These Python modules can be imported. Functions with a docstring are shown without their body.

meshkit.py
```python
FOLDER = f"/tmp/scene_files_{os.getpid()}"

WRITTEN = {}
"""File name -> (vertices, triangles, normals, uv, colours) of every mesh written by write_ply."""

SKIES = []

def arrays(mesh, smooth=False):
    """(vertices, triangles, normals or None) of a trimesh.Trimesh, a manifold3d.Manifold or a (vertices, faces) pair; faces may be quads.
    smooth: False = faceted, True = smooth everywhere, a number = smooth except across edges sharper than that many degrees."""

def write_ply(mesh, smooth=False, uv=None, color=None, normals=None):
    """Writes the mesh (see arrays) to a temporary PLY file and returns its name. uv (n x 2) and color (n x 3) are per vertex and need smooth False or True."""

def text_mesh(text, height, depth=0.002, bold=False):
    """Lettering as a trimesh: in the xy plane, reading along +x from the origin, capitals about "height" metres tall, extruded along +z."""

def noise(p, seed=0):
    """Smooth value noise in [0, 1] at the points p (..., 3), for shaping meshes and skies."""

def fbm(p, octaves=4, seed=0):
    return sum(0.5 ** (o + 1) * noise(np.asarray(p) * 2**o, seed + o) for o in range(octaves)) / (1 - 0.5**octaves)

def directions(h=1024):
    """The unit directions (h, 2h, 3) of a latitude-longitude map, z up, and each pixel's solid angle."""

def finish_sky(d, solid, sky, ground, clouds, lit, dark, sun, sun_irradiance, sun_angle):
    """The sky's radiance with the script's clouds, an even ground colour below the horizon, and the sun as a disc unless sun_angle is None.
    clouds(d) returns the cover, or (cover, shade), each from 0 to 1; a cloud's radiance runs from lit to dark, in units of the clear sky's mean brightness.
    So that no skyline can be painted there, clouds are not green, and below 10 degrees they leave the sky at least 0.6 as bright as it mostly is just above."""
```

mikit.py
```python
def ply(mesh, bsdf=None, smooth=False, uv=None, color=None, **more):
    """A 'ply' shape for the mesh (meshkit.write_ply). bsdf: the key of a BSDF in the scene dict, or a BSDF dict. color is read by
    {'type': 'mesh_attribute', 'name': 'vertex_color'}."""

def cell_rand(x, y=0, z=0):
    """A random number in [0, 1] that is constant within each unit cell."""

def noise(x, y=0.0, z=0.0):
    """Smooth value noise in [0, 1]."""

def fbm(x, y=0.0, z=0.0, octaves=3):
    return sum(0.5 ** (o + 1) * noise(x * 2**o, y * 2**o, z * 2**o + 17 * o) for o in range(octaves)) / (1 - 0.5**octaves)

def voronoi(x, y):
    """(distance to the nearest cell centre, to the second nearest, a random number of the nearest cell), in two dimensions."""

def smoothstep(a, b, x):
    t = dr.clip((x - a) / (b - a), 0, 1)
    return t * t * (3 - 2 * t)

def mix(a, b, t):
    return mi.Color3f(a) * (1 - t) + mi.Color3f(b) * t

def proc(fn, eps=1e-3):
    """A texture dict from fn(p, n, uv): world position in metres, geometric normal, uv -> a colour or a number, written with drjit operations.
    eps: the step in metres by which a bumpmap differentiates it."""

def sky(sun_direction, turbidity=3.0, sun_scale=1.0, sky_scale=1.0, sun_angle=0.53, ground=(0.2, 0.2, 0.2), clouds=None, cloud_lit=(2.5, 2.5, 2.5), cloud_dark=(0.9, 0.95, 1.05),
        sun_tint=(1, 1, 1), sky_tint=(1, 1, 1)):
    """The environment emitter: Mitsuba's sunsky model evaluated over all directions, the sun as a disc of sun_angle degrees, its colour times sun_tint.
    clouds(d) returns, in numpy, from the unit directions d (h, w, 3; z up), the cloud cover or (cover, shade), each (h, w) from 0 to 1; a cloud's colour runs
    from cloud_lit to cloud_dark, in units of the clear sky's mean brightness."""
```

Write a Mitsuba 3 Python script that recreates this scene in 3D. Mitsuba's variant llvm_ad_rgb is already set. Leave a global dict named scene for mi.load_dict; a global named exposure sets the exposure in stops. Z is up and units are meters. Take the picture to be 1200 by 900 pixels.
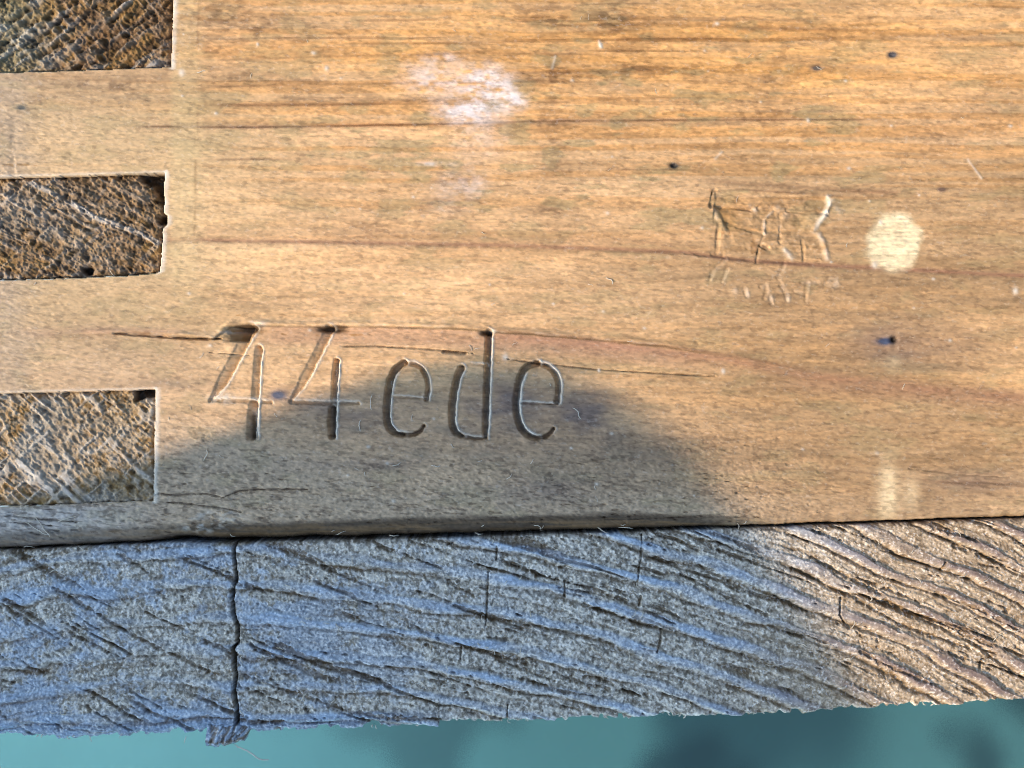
import math, numpy as np, drjit as dr, mitsuba as mi, trimesh, mikit, meshkit
from mikit import noise, fbm, smoothstep, mix, cell_rand
T = mi.ScalarTransform4f
rng = np.random.default_rng(7)
scene, labels = {'type': 'scene'}, {}

# ---------------------------------------------------------------- camera, sun and sky, exposure
# The wooden box lies on its back: its front board faces up (+z).  1 unit "px" = 0.15 mm on that face.
S = 0.00015
BOX_H = 0.30                                   # board face is at z = 0, the ground 0.30 m lower
FOV, DIST = 50.0, 0.09 / math.tan(math.radians(25.0))
scene['camera'] = {'type': 'thinlens', 'fov': FOV, 'fov_axis': 'x', 'aperture_radius': 0.0042, 'focus_distance': DIST + 0.0003,
                   'near_clip': 0.01, 'far_clip': 200.0,
                   'to_world': T().look_at(origin=[0, 0, DIST], target=[0, 0, 0], up=[0, 1, 0])}
SUN_EL = math.radians(31.0)
AX = np.array([-0.94, -0.34]); AX /= np.linalg.norm(AX)          # towards the sun, on plan
SUN = np.array([AX[0] * math.cos(SUN_EL), AX[1] * math.cos(SUN_EL), math.sin(SUN_EL)])
scene['sky'] = mikit.sky(SUN.tolist(), turbidity=3, sun_scale=0.40, sky_scale=1.5, sun_tint=(1.0, 0.95, 0.88), sky_tint=(1.07, 1.0, .91))
exposure = 3.35

# ---------------------------------------------------------------- helpers
def wxyz(u, v, h):
    return np.stack([(np.asarray(u) - 600) * S, (450 - np.asarray(v)) * S, np.asarray(h) * S + 0 * np.asarray(u)], -1)
def n2(u, v, su, sv, seed=0, octaves=3):
    return meshkit.fbm(np.stack([u / su, v / sv, np.full_like(u, 0.37 + seed)], -1), octaves, seed)
def n1(u, su, seed=0, octaves=3):
    return n2(u, np.zeros_like(u), su, 1.0, seed, octaves)
def sst(a, b, x):
    t = np.clip((x - a) / (b - a), 0, 1); return t * t * (3 - 2 * t)
def bump(x, c, w):
    return np.exp(-((x - c) / w) ** 2)
def blob(u, v, cu, cv, ru, rv):
    out = np.zeros(u.shape)
    j0, j1 = np.searchsorted(u[0], [cu - 3.2 * ru, cu + 3.2 * ru])
    i0, i1 = np.searchsorted(v[:, (j0 + j1) // 2 if j1 < v.shape[1] else -1], [cv - 3.2 * rv - 6, cv + 3.2 * rv + 6])
    w = np.s_[i0:i1, j0:j1]
    out[w] = np.exp(-((u[w] - cu) / ru) ** 2 - ((v[w] - cv) / rv) ** 2)
    return out
def window(U, V, pts, m):
    x, y = zip(*pts)
    j0, j1 = np.searchsorted(U[0], [min(x) - m, max(x) + m])
    i0, i1 = np.searchsorted(V[:, (j0 + j1) // 2 if j1 < V.shape[1] else -1], [min(y) - m - 8, max(y) + m + 8])
    return np.s_[i0:i1, j0:j1]
def poly_dist(U, V, pts, reach, out=None):
    """distance of the grid points to a polyline (reach elsewhere), and the side of it (+ = right / below)"""
    d = np.full(U.shape, float(reach)); side = np.zeros(U.shape)
    ur, vc = U[0], V
    for (a, b), (c, e) in zip(pts[:-1], pts[1:]):
        j0, j1 = np.searchsorted(ur, [min(a, c) - reach, max(a, c) + reach])
        if j1 <= j0: continue
        vm = V[:, j0]
        i0, i1 = np.searchsorted(vm, [min(b, e) - reach - 14, max(b, e) + reach + 14])
        if i1 <= i0: continue
        u, v = U[i0:i1, j0:j1], V[i0:i1, j0:j1]
        du, dv = c - a, e - b
        L2 = du * du + dv * dv + 1e-9
        t = np.clip(((u - a) * du + (v - b) * dv) / L2, 0, 1)
        q = np.hypot(u - a - t * du, v - b - t * dv)
        sg = ((u - a) * (-dv) + (v - b) * du) / math.sqrt(L2)
        sub, ss = d[i0:i1, j0:j1], side[i0:i1, j0:j1]
        m = q < sub
        sub[m] = q[m]; ss[m] = sg[m]
    return d, side
def axis(parts):
    return np.unique(np.concatenate([np.arange(a, b, s) for a, b, s in parts]).round(4))
def grid_faces(ny, nx):
    i = np.arange(ny * nx).reshape(ny, nx)
    a, b, c, d = i[:-1, :-1].ravel(), i[:-1, 1:].ravel(), i[1:, 1:].ravel(), i[1:, :-1].ravel()
    return np.concatenate([np.stack([a, d, c], 1), np.stack([a, c, b], 1)])
def grid_normals(P):
    du = np.gradient(P, axis=1); dv = np.gradient(P, axis=0)
    n = np.cross(dv, du)
    return n / np.maximum(np.linalg.norm(n, axis=-1, keepdims=True), 1e-12)
def add_raw(key, v, f, n, uv, bsdf):
    used, inv = np.unique(f, return_inverse=True)
    path = meshkit.write_ply((v[used], inv.reshape(-1, 3)), normals=n[used], uv=uv[used])
    scene[key] = {'type': 'ply', 'filename': path, 'face_normals': False, 'bsdf': {'type': 'ref', 'id': bsdf}}
def add(key, mesh, bsdf, smooth=30):
    scene[key] = mikit.ply(mesh, bsdf, smooth=smooth)
def pad(A, value=None):
    return np.pad(A, 1, mode='edge')

# ---------------------------------------------------------------- outlines shared by shapes and materials (px on the face)
def lin(pts):
    x, y = zip(*pts); return lambda u: np.interp(u, x, y)
E_PTS = [(-60, 648), (0, 645), (120, 640), (200, 635), (280, 633), (560, 626.5), (800, 619.5), (1000, 613), (1200, 606), (2000, 578)]
T_PTS = [(-60, 650), (0, 646.5), (60, 644), (200, 637.5), (235, 638.5), (290, 637.5), (560, 631), (800, 623), (1000, 616), (1200, 609), (2000, 581)]
B_PTS = [(-60, 869), (0, 866), (60, 870), (150, 867), (240, 862), (300, 862), (420, 857), (505, 853), (513, 853), (514.5, 847), (600, 848), (700, 845), (800, 842.5), (880, 840),
         (950, 838), (962, 834), (1050, 831), (1120, 828), (1200, 821), (1500, 815), (2000, 798)]
edge_b, plank_t, plank_b = lin(E_PTS), lin(T_PTS), lin(B_PTS)
FINGERS = [dict(r=[(-100, 204), (0, 203), (80, 200)], t=[(-60, -60), (210, -66)], b=[(-60, 87), (0, 85), (100, 82), (210, 78)]),
           dict(r=[(200, 192.5), (240, 191.5), (250, 192), (253, 196), (262, 196.5), (268, 190), (290, 189.5), (318, 187), (330, 180)], t=[(-60, 211), (0, 208), (100, 205.5), (200, 202.5)], b=[(-60, 331), (0, 328), (80, 326), (150, 323), (182, 320), (200, 312)]),
           dict(r=[(440, 182), (500, 181), (600, 179)], t=[(-60, 462), (0, 461), (190, 456.5)], b=[(-60, 596), (0, 593.5), (60, 592), (190, 586.5)])]

# ---------------------------------------------------------------- materials
def base_uv(p):
    return p.x / S + 600.0, 450.0 - p.y / S
def dline(u, v, pts, w, soft=1.0):
    """a grain line through pts, w wide; fades out at both ends"""
    y = mi.Float(pts[0][1])
    for (a, b), (c, e) in zip(pts[:-1], pts[1:]):
        y = y + (e - b) / (c - a) * dr.clip(u - a, 0, c - a)
    fade = smoothstep(pts[0][0] - 10, pts[0][0] + 50, u) * (1 - smoothstep(pts[-1][0] - 60, pts[-1][0] + 10, u))
    return dr.exp(-dr.square((v - y) / w)) * fade, v - y
def gb(u, v, cu, cv, ru, rv):
    return dr.exp(-dr.square((u - cu) / ru) - dr.square((v - cv) / rv))

def board_color(p, n, uv):
    u, v = base_uv(p)
    wob = (fbm(u / 160, v / 60, 3.0) - .5)
    vv = v + wob * 9
    big = fbm(u / 260, v / 70, 1.0)
    med = fbm(u / 60, vv / 9, 5.0)
    streak = fbm(u / 34, vv / 2.6, 9.0, octaves=2)
    fleck = .5 * fbm((u + .4 * v) / 6.5, (v - .12 * u) / 2.2, 2.0, octaves=2) + .5 * fbm((u - .5 * v) / 4.2, (v + .2 * u) / 3.2, 7.0, octaves=2)
    top = 1 - smoothstep(150, 330, v)                             # the darker, closely ringed upper part
    ring = fbm(u / 420, vv / 7.5, 31.0, octaves=2)
    c = mix((0.43, 0.262, 0.132), (0.53, 0.345, 0.188), big)
    c = mix(c, (0.42, 0.215, 0.075), smoothstep(.46, .70, ring) * (0.15 + 0.5 * top))
    orange = gb(u, v, 860, 60, 330, 90) + .6 * gb(u, v, 560, 60, 260, 70) + .4 * gb(u, v, 1000, 430, 300, 60)
    c = mix(c, (0.50, 0.255, 0.075), dr.clip(orange * med * .95, 0, .6))
    c = c * (0.72 + 0.56 * med) * (0.86 + 0.28 * streak)
    big2 = fbm(u / 520 + .1, v / 110, 61.0, octaves=2)
    c = c * (.72 + .56 * smoothstep(.2, .8, big2)) * (1 + .14 * gb(u, v, 480, 320, 420, 90) + .12 * gb(u, v, 1050, 180, 240, 120) - .10 * gb(u, v, 560, 30, 420, 70))
    # dark closely set grain lines of the upper part, broken up along their length
    gl = smoothstep(.55, .72, noise(u / 700, vv / 4.6, 4.0)) * smoothstep(.38, .62, fbm(u / 90, v / 6, 8.0))
    gl = gl * (smoothstep(230, 60, v) * (0.35 + .65 * gb(u, v, 520, 60, 460, 160)))
    c = mix(c, c * mi.Color3f(.42, .36, .34), dr.clip(gl * 1.1, 0, 1) * .62)
    # grey bloom of weather: left end, lower part, patches
    lower = smoothstep(430, 590, v + 30 * (big - .5) - .05 * u) * (1 - smoothstep(720, 1020, u)) + .25 * smoothstep(560, 610, v)
    leftg = (1 - smoothstep(-10, 60, u + 50 * (med - .5))) * .95 + .28 * (1 - smoothstep(40, 330, u)) 
    grey = dr.clip(.85 * lower + .5 * gb(u, v, 225, 550, 130, 60) + .3 * gb(u, v, 120, 440, 160, 40) + leftg, 0, .92) * (0.7 + .5 * med)
    pale_l = (1 - smoothstep(160, 420, u)) * smoothstep(60, 160, v) * (1 - smoothstep(330, 480, v))
    c = mix(c, (0.53, 0.385, 0.205), .55 * pale_l)
    c = mix(c, (0.385, 0.29, 0.20), dr.clip(grey, 0, .9))
    wl = (1 - smoothstep(60, 230, u)) * smoothstep(585, 600, v)
    c = mix(c, (0.46, 0.43, 0.40), .7 * wl)
    # yellowish-olive and bluish patches
    spots = fbm(u / 38, v / 14, 12.0)
    c = mix(c, (0.29, 0.235, 0.12), dr.clip(smoothstep(.56, .72, spots) * (.25 + .5 * gb(u, v, 700, 150, 330, 110)), 0, .5))
    blue = 1.0 * gb(u, v, 590, 470, 60, 30) + .9 * gb(u, v, 690, 482, 44, 30) + .9 * gb(u, v, 420, 478, 90, 26) + .5 * gb(u, v, 560, 520, 200, 30) + .25 * gb(u, v, 760, 530, 60, 40) + .7 * gb(u, v, 335, 462, 14, 8) + .55 * gb(u, v, 1080, 405, 90, 26) \
        + .6 * gb(u, v, 1150, 565, 70, 14) + .6 * gb(u, v, 640, 575, 60, 18) + .5 * gb(u, v, 420, 545, 80, 7) + .4 * gb(u, v, 200, 450, 60, 9) + .45 * gb(u, v, 1040, 400, 40, 20) + .35 * gb(u, v, 1120, 150, 80, 30)
    c = mix(c, (0.135, 0.098, 0.092), dr.clip(blue * (.3 + 1.2 * spots) * .8, 0, .85))
    grime = .55 * gb(u, v, 330, 45, 170, 26) * smoothstep(.4, .6, fbm(u / 50, v / 9, 44.0)) + .5 * gb(u, v, 420, 112, 200, 16) * smoothstep(.4, .6, fbm(u / 60, v / 7, 45.0)) + .35 * gb(u, v, 900, 130, 200, 60) * smoothstep(.45, .6, fbm(u / 30, v / 12, 46.0)) + .9 * gb(u, v, 640, 20, 26, 14) + .9 * gb(u, v, 720, 18, 34, 22) + .7 * gb(u, v, 655, 88, 60, 9) + .55 * gb(u, v, 648, 150, 20, 110) + .5 * gb(u, v, 735, 60, 40, 26) + .5 * gb(u, v, 760, 80, 60, 6) \
        + .6 * gb(u, v, 515, 238, 26, 9) + .55 * gb(u, v, 438, 262, 30, 22) + .4 * gb(u, v, 640, 248, 30, 6) + .9 * gb(u, v, 112, 98, 34, 6) + .6 * gb(u, v, 150, 104, 18, 6) + .5 * gb(u, v, 280, 90, 60, 9) \
        + .4 * gb(u, v, 900, 90, 80, 60) + .5 * gb(u, v, 270, 350, 80, 22) + .3 * gb(u, v, 980, 20, 70, 20) + .5 * gb(u, v, 1190, 8, 30, 14) + .7 * gb(u, v, 205, 548, 24, 3) + .5 * gb(u, v, 250, 20, 70, 40)
    c = mix(c, c * mi.Color3f(.40, .37, .37), dr.clip(grime * (.2 + 1.5 * smoothstep(.3, .7, fbm(u / 12, v / 5, 4.0))) * .62, 0, .85))
    # the single rings and dark lines
    for pts, w, k in [([(150, 148), (300, 149), (470, 146), (640, 142), (830, 140.5), (1045, 140)], 1.5, .85), ([(150, 149), (500, 146), (830, 141)], 4.5, .3),
                      ([(235, 123), (330, 123), (480, 121)], 2.0, .8), ([(470, 64), (560, 62), (720, 64)], 1.5, .5), ([(560, 86), (640, 85), (800, 84)], 2.2, .6), ([(230, 188), (300, 186), (360, 187)], 1.5, .7),
                      ([(690, 198), (760, 199), (850, 200)], 1.3, .6), ([(400, 52), (520, 51), (640, 48)], 1.6, .5), ([(640, 30), (760, 28), (900, 33), (1010, 35)], 2.0, .45), ([(840, 33), (1000, 36), (1200, 50)], 2.5, .4),
                      ([(700, 46), (800, 45), (900, 47)], 2.0, .5), ([(800, 209), (880, 216), (1000, 224), (1090, 228)], 3.5, .55), ([(820, 226), (870, 222), (960, 228), (1000, 231)], 1.5, .6),
                      ([(230, 102), (420, 98), (640, 96)], 1.6, .45), ([(240, 71), (420, 66), (560, 64)], 1.5, .35), ([(860, 548), (1000, 553), (1200, 576)], 1.6, .35), ([(1090, 566), (1150, 566), (1230, 572)], 1.8, .6)]:
        m, _ = dline(u, v + 2.5 * wob, pts, w)
        c = mix(c, c * mi.Color3f(.36, .29, .29), dr.clip(m * k * (.35 + 1.1 * med), 0, .9))
    for pts, w, k, col in [([(120, 279), (400, 284), (620, 289), (800, 295), (860, 304), (940, 310), (1060, 316), (1290, 328)], 3.0, .85, (.23, .115, .07)), ([(80, 270), (400, 275), (620, 280), (830, 290)], 9.0, .35, (.33, .17, .08)),
                           ([(560, 392), (700, 404), (850, 420), (950, 440), (1100, 458), (1290, 470)], 7.0, .62, (.30, .145, .085)), ([(900, 447), (1000, 456), (1100, 466), (1290, 478)], 10.0, .4, (.30, .16, .10)),
                           ([(10, 392), (120, 388), (240, 391)], 6.0, .5, (.33, .19, .13)), ([(540, 383), (700, 398), (800, 408), (900, 425), (960, 436)], 2.0, .6, (.14, .07, .035))]:
        m, _ = dline(u, v + 3 * wob, pts, w)
        c = mix(c, col, dr.clip(m * k * (.5 + .8 * med), 0, .85))
    # pinkish wood laid bare below the long split
    lip = mi.Float(383) + .0 * u
    for (a, b), (cc, e) in zip([(250, 384), (300, 382), (470, 383), (560, 388), (700, 399)], [(300, 382), (470, 383), (560, 388), (700, 399), (860, 419)]):
        lip = lip + ((e - b) / (cc - a)) * dr.clip(u - a, 0, cc - a)
    dl = v - lip - 1
    pink = smoothstep(-1, 1.5, dl) * (1 - smoothstep(14, 27, dl)) * smoothstep(285, 330, u) * (1 - smoothstep(720, 900, u))
    c = mix(c, mi.Color3f(.37, .215, .165) * (.8 + .4 * med), pink * .36)
    # scribed layout line and paler strip beside the joint
    strip = smoothstep(196, 206, u) * (1 - smoothstep(222, 246, u)) * (1 - smoothstep(300, 380, v))
    c = mix(c, (0.55, 0.43, 0.23), strip * .30 * (.4 + 1.2 * med))
    c = mix(c, c * mi.Color3f(.55, .48, .42), dr.exp(-dr.square((u - 233 + .02 * v) / 1.8)) * (1 - smoothstep(260, 320, v)) * .55 * smoothstep(.35, .65, fbm(u / 5, v / 18, 21.0)))
    # white chalky smear
    ch = fbm(u / 11, v / 7, 6.0, octaves=4)
    chalk = -.12 + 1.25 * gb(u, v, 572, 102, 30, 24) + .95 * gb(u, v, 545, 132, 34, 13) + .75 * gb(u, v, 604, 118, 14, 12) + .65 * gb(u, v, 505, 92, 40, 22) + .4 * gb(u, v, 520, 67, 24, 6) + .34 * gb(u, v, 565, 165, 46, 26) \
        + .5 * gb(u, v, 508, 192, 26, 3) + .38 * gb(u, v, 545, 215, 30, 18) + .2 * gb(u, v, 520, 240, 50, 30)
    c = mix(c, (0.72, 0.68, 0.70), dr.clip(chalk * smoothstep(.12, .78, ch) * 1.0, 0, .78))
    # pale scraped spots
    r = dr.sqrt(dr.square((u - 1047) / 34) + dr.square((v - 284) / 36)) + (fbm(u / 18, v / 18, 14.0) - .5) * .5
    c = mix(c, mi.Color3f(.80, .67, .43) * (.75 + .5 * streak), (1 - smoothstep(.72, 1.12, r)) * .8 * (.6 + .7 * med))
    r2 = gb(u, v, 1041, 580, 11, 34) + .55 * gb(u, v, 1068, 580, 9, 18) + .35 * gb(u, v, 1047, 425, 8, 9)
    c = mix(c, (.76, .60, .37), dr.clip(r2 * (.3 + 1.0 * med), 0, .75))
    # specks
    for su, sv, ru, rv, col in [(957, 80, 6, 3, (.10, .08, .07)), (1046, 64, 6, 4, (.05, .055, .07)), (790, 194, 6, 4, (.02, .02, .02)), (1037, 400, 9, 4, (.06, .08, .14)), (1048, 398, 4, 4, (.02, .012, .006)),
                                (1104, 222, 5, 2.5, (.13, .08, .06)), (326, 463, 9, 5, (.07, .08, .12)), (25, 126, 5, 3, (.10, .10, .09))]:
        c = mix(c, col, dr.clip(1.4 * gb(u, v, su, sv, ru, rv), 0, .95))
    # fine dark pores and pale fibre flecks
    c = c * (0.66 - .16 * lower + (.68 + .32 * lower) * fleck)
    c = mix(c, c * mi.Color3f(.42, .38, .36), smoothstep(.58, .74, fbm((u + .3 * v) / 9, (v - .1 * u) / 2.8, 40.0, octaves=2)) * (.35 + .3 * lower))
    c = mix(c, (.74, .70, .64), smoothstep(.72, .82, fbm((u + .5 * v) / 4, (v - .3 * u) / 2.4, 50.0, octaves=2)) * .10)
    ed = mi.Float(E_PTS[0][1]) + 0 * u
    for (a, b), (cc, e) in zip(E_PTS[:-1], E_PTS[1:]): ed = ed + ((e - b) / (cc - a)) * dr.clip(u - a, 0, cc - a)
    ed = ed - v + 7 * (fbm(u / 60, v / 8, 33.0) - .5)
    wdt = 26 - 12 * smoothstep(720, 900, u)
    arris_shade = (1 - smoothstep(.62 * wdt, wdt, ed)) * (1 - .80 * smoothstep(790, 930, u)) * (.7 + .3 * smoothstep(150, 260, u))
    c = mix(c, mi.Color3f(.052, .032, .017) * (.2 + 1.2 * fbm(u / 30, v / 3, 35.0) + .5 * fleck), arris_shade * .94)  # shade of the down-facing lower arris, painted in as dark brown
    # wear and painted light carried by the shape: uv.x = worn, painted-lit pale arris, uv.y > 0 fresh brown wood, < 0 dark crack and painted shade
    c = mix(c, mi.Color3f(.33, .18, .062) * (.7 + .6 * streak), dr.clip(uv.y, 0, 1) * .85)
    c = mix(c, (.050, .029, .015), dr.clip(-uv.y, 0, 1) * .9)
    c = mix(c, (.66, .60, .51), dr.clip(.85 * uv.x * (.55 + .8 * fbm(u / 5, v / 5, 60.0)), 0, .92))
    return dr.clip(c, .008, .85)

def finger_color(p, n, uv):
    u, v = base_uv(p)
    f3 = smoothstep(400, 420, v); f1 = 1 - smoothstep(140, 160, v)
    g = fbm(u / 5, v / 5, 3.0); m = fbm(u / 26, v / 22, 8.0); b = fbm(u / 60, v / 50, 2.0)
    dark = mix((.10, .058, .022), (.25, .165, .095), smoothstep(.2, .75, g))
    dark = dark * mix((.72, .66, .60), (1.0, 1.0, 1.0), 1 - f1)
    pale = mix((.15, .092, .038), (.34, .25, .15), smoothstep(.3, .62, g))
    c = mix(dark, pale, f3 * .9)
    c = mix(c, (.25, .145, .045), smoothstep(.52, .68, m) * .5)
    grey = dr.clip((1 - smoothstep(10, 150, u)) * (.3 + .5 * smoothstep(230, 330, v)) + f3 * smoothstep(60, 200, u + .6 * (v - 500)) * .6, 0, .8) * smoothstep(.35, .6, b + .3 * (g - .5))
    c = mix(c, (.27, .255, .225), grey)
    c = mix(c, (.20, .19, .10), f1 * (1 - smoothstep(0, 90, u)) * .5)
    c = mix(c, (.62, .60, .57), dr.clip(uv.x, 0, 1) * .75)
    c = mix(c, (.012, .008, .005), dr.clip(-uv.y, 0, 1) * .92)
    c = mix(c, (.30, .16, .04), dr.clip(uv.y, 0, 1) * .6)
    return dr.clip(c * (.7 + .6 * fbm(u / 3, v / 3, 5.0, octaves=2)), .006, .8)

def plank_color(p, n, uv):
    u, v = base_uv(p)
    g = fbm((.8 * u + .6 * v) / 3.6, (.8 * v - .6 * u) / 3.0, 3.0); b = fbm(u / 110, v / 60, 8.0); m = fbm(u / 18, v / 14, 11.0)
    right = smoothstep(800, 1080, u + .35 * (v - 700))
    early = mix((.24, .21, .17), (.60, .55, .47), smoothstep(.28, .66, g))
    early = mix(early, mix((.25, .18, .115), (.46, .36, .255), smoothstep(.25, .65, g)), right)
    late_l = mix((.19, .265, .385), (.36, .465, .60), m)  # blue skylight of the shaded left side, put into the wood colour
    late_r = mix((.165, .12, .112), (.245, .185, .172), m)
    c = mix(early, mix(late_l, late_r, right), dr.clip(uv.x, 0, 1) * .85)
    c = mix(c, late_l, (1 - smoothstep(200, 760, u + 160 * (b - .5))) * smoothstep(.42, .60, m * .4 + b * .6 + .25 * (g - .5)) * .6)
    base = v + .034 * u
    c = mix(c, late_l * .9, smoothstep(846, 858, base + 8 * (m - .5)) * (1 - smoothstep(420, 560, u)) * .75)
    c = mix(c, mix((.085, .05, .02), (.22, .135, .055), m), dr.clip(-uv.y, 0, 1) * .85)
    fn_ = fbm((.6 * u - .8 * v) / 2.2, (.6 * v + .8 * u) / 2.2, 19.0, octaves=2)
    c = c * (.58 + .84 * fn_)
    c = mix(c, (.70, .68, .65), smoothstep(.66, .78, fn_) * .45)
    c = mix(c, (.74, .72, .68), dr.clip(uv.y, 0, 1) * .7)
    return dr.clip(c, .008, .8)

def ground_color(p, n, uv):
    a = fbm(p.x / .10, p.y / .10, 2.0); b = fbm(p.x / .035, p.y / .035, 7.0)
    c = mix((.10, .185, .17), (.22, .42, .34), smoothstep(.36, .60, a))
    c = mix(c, (.065, .105, .105), smoothstep(.50, .62, b) * .7)
    c = mix(c, (.10, .42, .33), smoothstep(.56, .68, fbm(p.x / .06, p.y / .05, 15.0)) * .7)
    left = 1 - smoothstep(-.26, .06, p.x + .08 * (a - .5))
    c = mix(c, (.52, .90, .70), left * (.8 + .2 * b))  # brighter lit left side, put into the ground colour
    return c

def wood_bsdf(fn, rough=.62, spec=.28):
    return {'type': 'twosided', 'bsdf': {'type': 'principled', 'base_color': mikit.proc(fn), 'roughness': rough, 'specular': spec}}
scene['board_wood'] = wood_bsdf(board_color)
scene['finger_wood'] = wood_bsdf(finger_color, .75, .2)
scene['plank_wood'] = wood_bsdf(plank_color, .7, .25)
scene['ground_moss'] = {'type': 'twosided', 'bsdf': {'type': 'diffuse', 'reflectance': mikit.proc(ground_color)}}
scene['fibre_pale'] = {'type': 'twosided', 'bsdf': {'type': 'diffuse', 'reflectance': {'type': 'rgb', 'value': [.56, .51, .43]}}}
def shade_slab_color(p, n, uv):
    return mix((.10, .095, .085), (.20, .19, .17), fbm(p.x / .03, p.y / .03, p.z / .03))
scene['shade_slab_grey'] = {'type': 'twosided', 'bsdf': {'type': 'diffuse', 'reflectance': mikit.proc(shade_slab_color)}}
scene['screen_dark'] = {'type': 'twosided', 'bsdf': {'type': 'diffuse', 'reflectance': mikit.proc(lambda p, n, uv: mix((.035, .028, .022), (.06, .05, .04), fbm(p.z / .1, p.x / .01, p.y / .01)))}}
def side_color(p, n, uv):
    g = fbm(p.z / .05, p.x / .003 + p.y / .003, 2.0)
    return mix((.20, .15, .10), (.36, .28, .19), g)
scene['side_wood'] = wood_bsdf(side_color)

# ---------------------------------------------------------------- ground
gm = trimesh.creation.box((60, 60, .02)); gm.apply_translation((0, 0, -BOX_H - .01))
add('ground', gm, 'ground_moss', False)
labels['ground'] = {'label': 'teal green ground out of focus below the weathered plank', 'category': 'ground', 'kind': 'structure'}

# ---------------------------------------------------------------- front board with its joint, letters, cracks
ua = axis([(-60, -6, 9), (-6, 1206, 1.1), (1206, 1300, 8), (1300, 2020, 40)])
vt = axis([(-700, -60, 40), (-60, -6, 6), (-6, 646.5, 1.1)])
U = np.repeat(ua[None], len(vt), 0)
eb = edge_b(ua) + (n1(ua, 26, 3) - .5) * 4 + (n1(ua, 4, 5) - .5) * 1.6
tt = (vt - vt[0]) / (vt[-1] - vt[0])
# rows are straight above v=560 and follow the board's lower edge below it
VB = np.repeat(vt[:, None], len(ua), 1)
k = np.clip((vt - 560) / (vt[-1] - 560), 0, 1)[:, None]
V = VB + k * (eb[None] - vt[-1])
e = eb[None] - V                                            # distance to the lower edge
lowr = sst(455, 600, V) * (1 - sst(820, 1050, U))
leftr = 1 - sst(0, 90, U)
warp = (n2(U, V, 160, 60, 3) - .5) * 9
H = (n2(U, V + warp, 34, 3.0, 1) - .5) * .8 + (n2(U + .4 * V, V - .15 * U, 6.0, 2.6, 2, 2) - .5) * (.65 + 1.6 * lowr + 1.0 * leftr) + (n2(U - .3 * V, V + .2 * U, 3.4, 3.0, 3, 2) - .5) * (.4 + 1.6 * lowr) + (n2(U, V, 120, 40, 4) - .5) * 3.0
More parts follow.
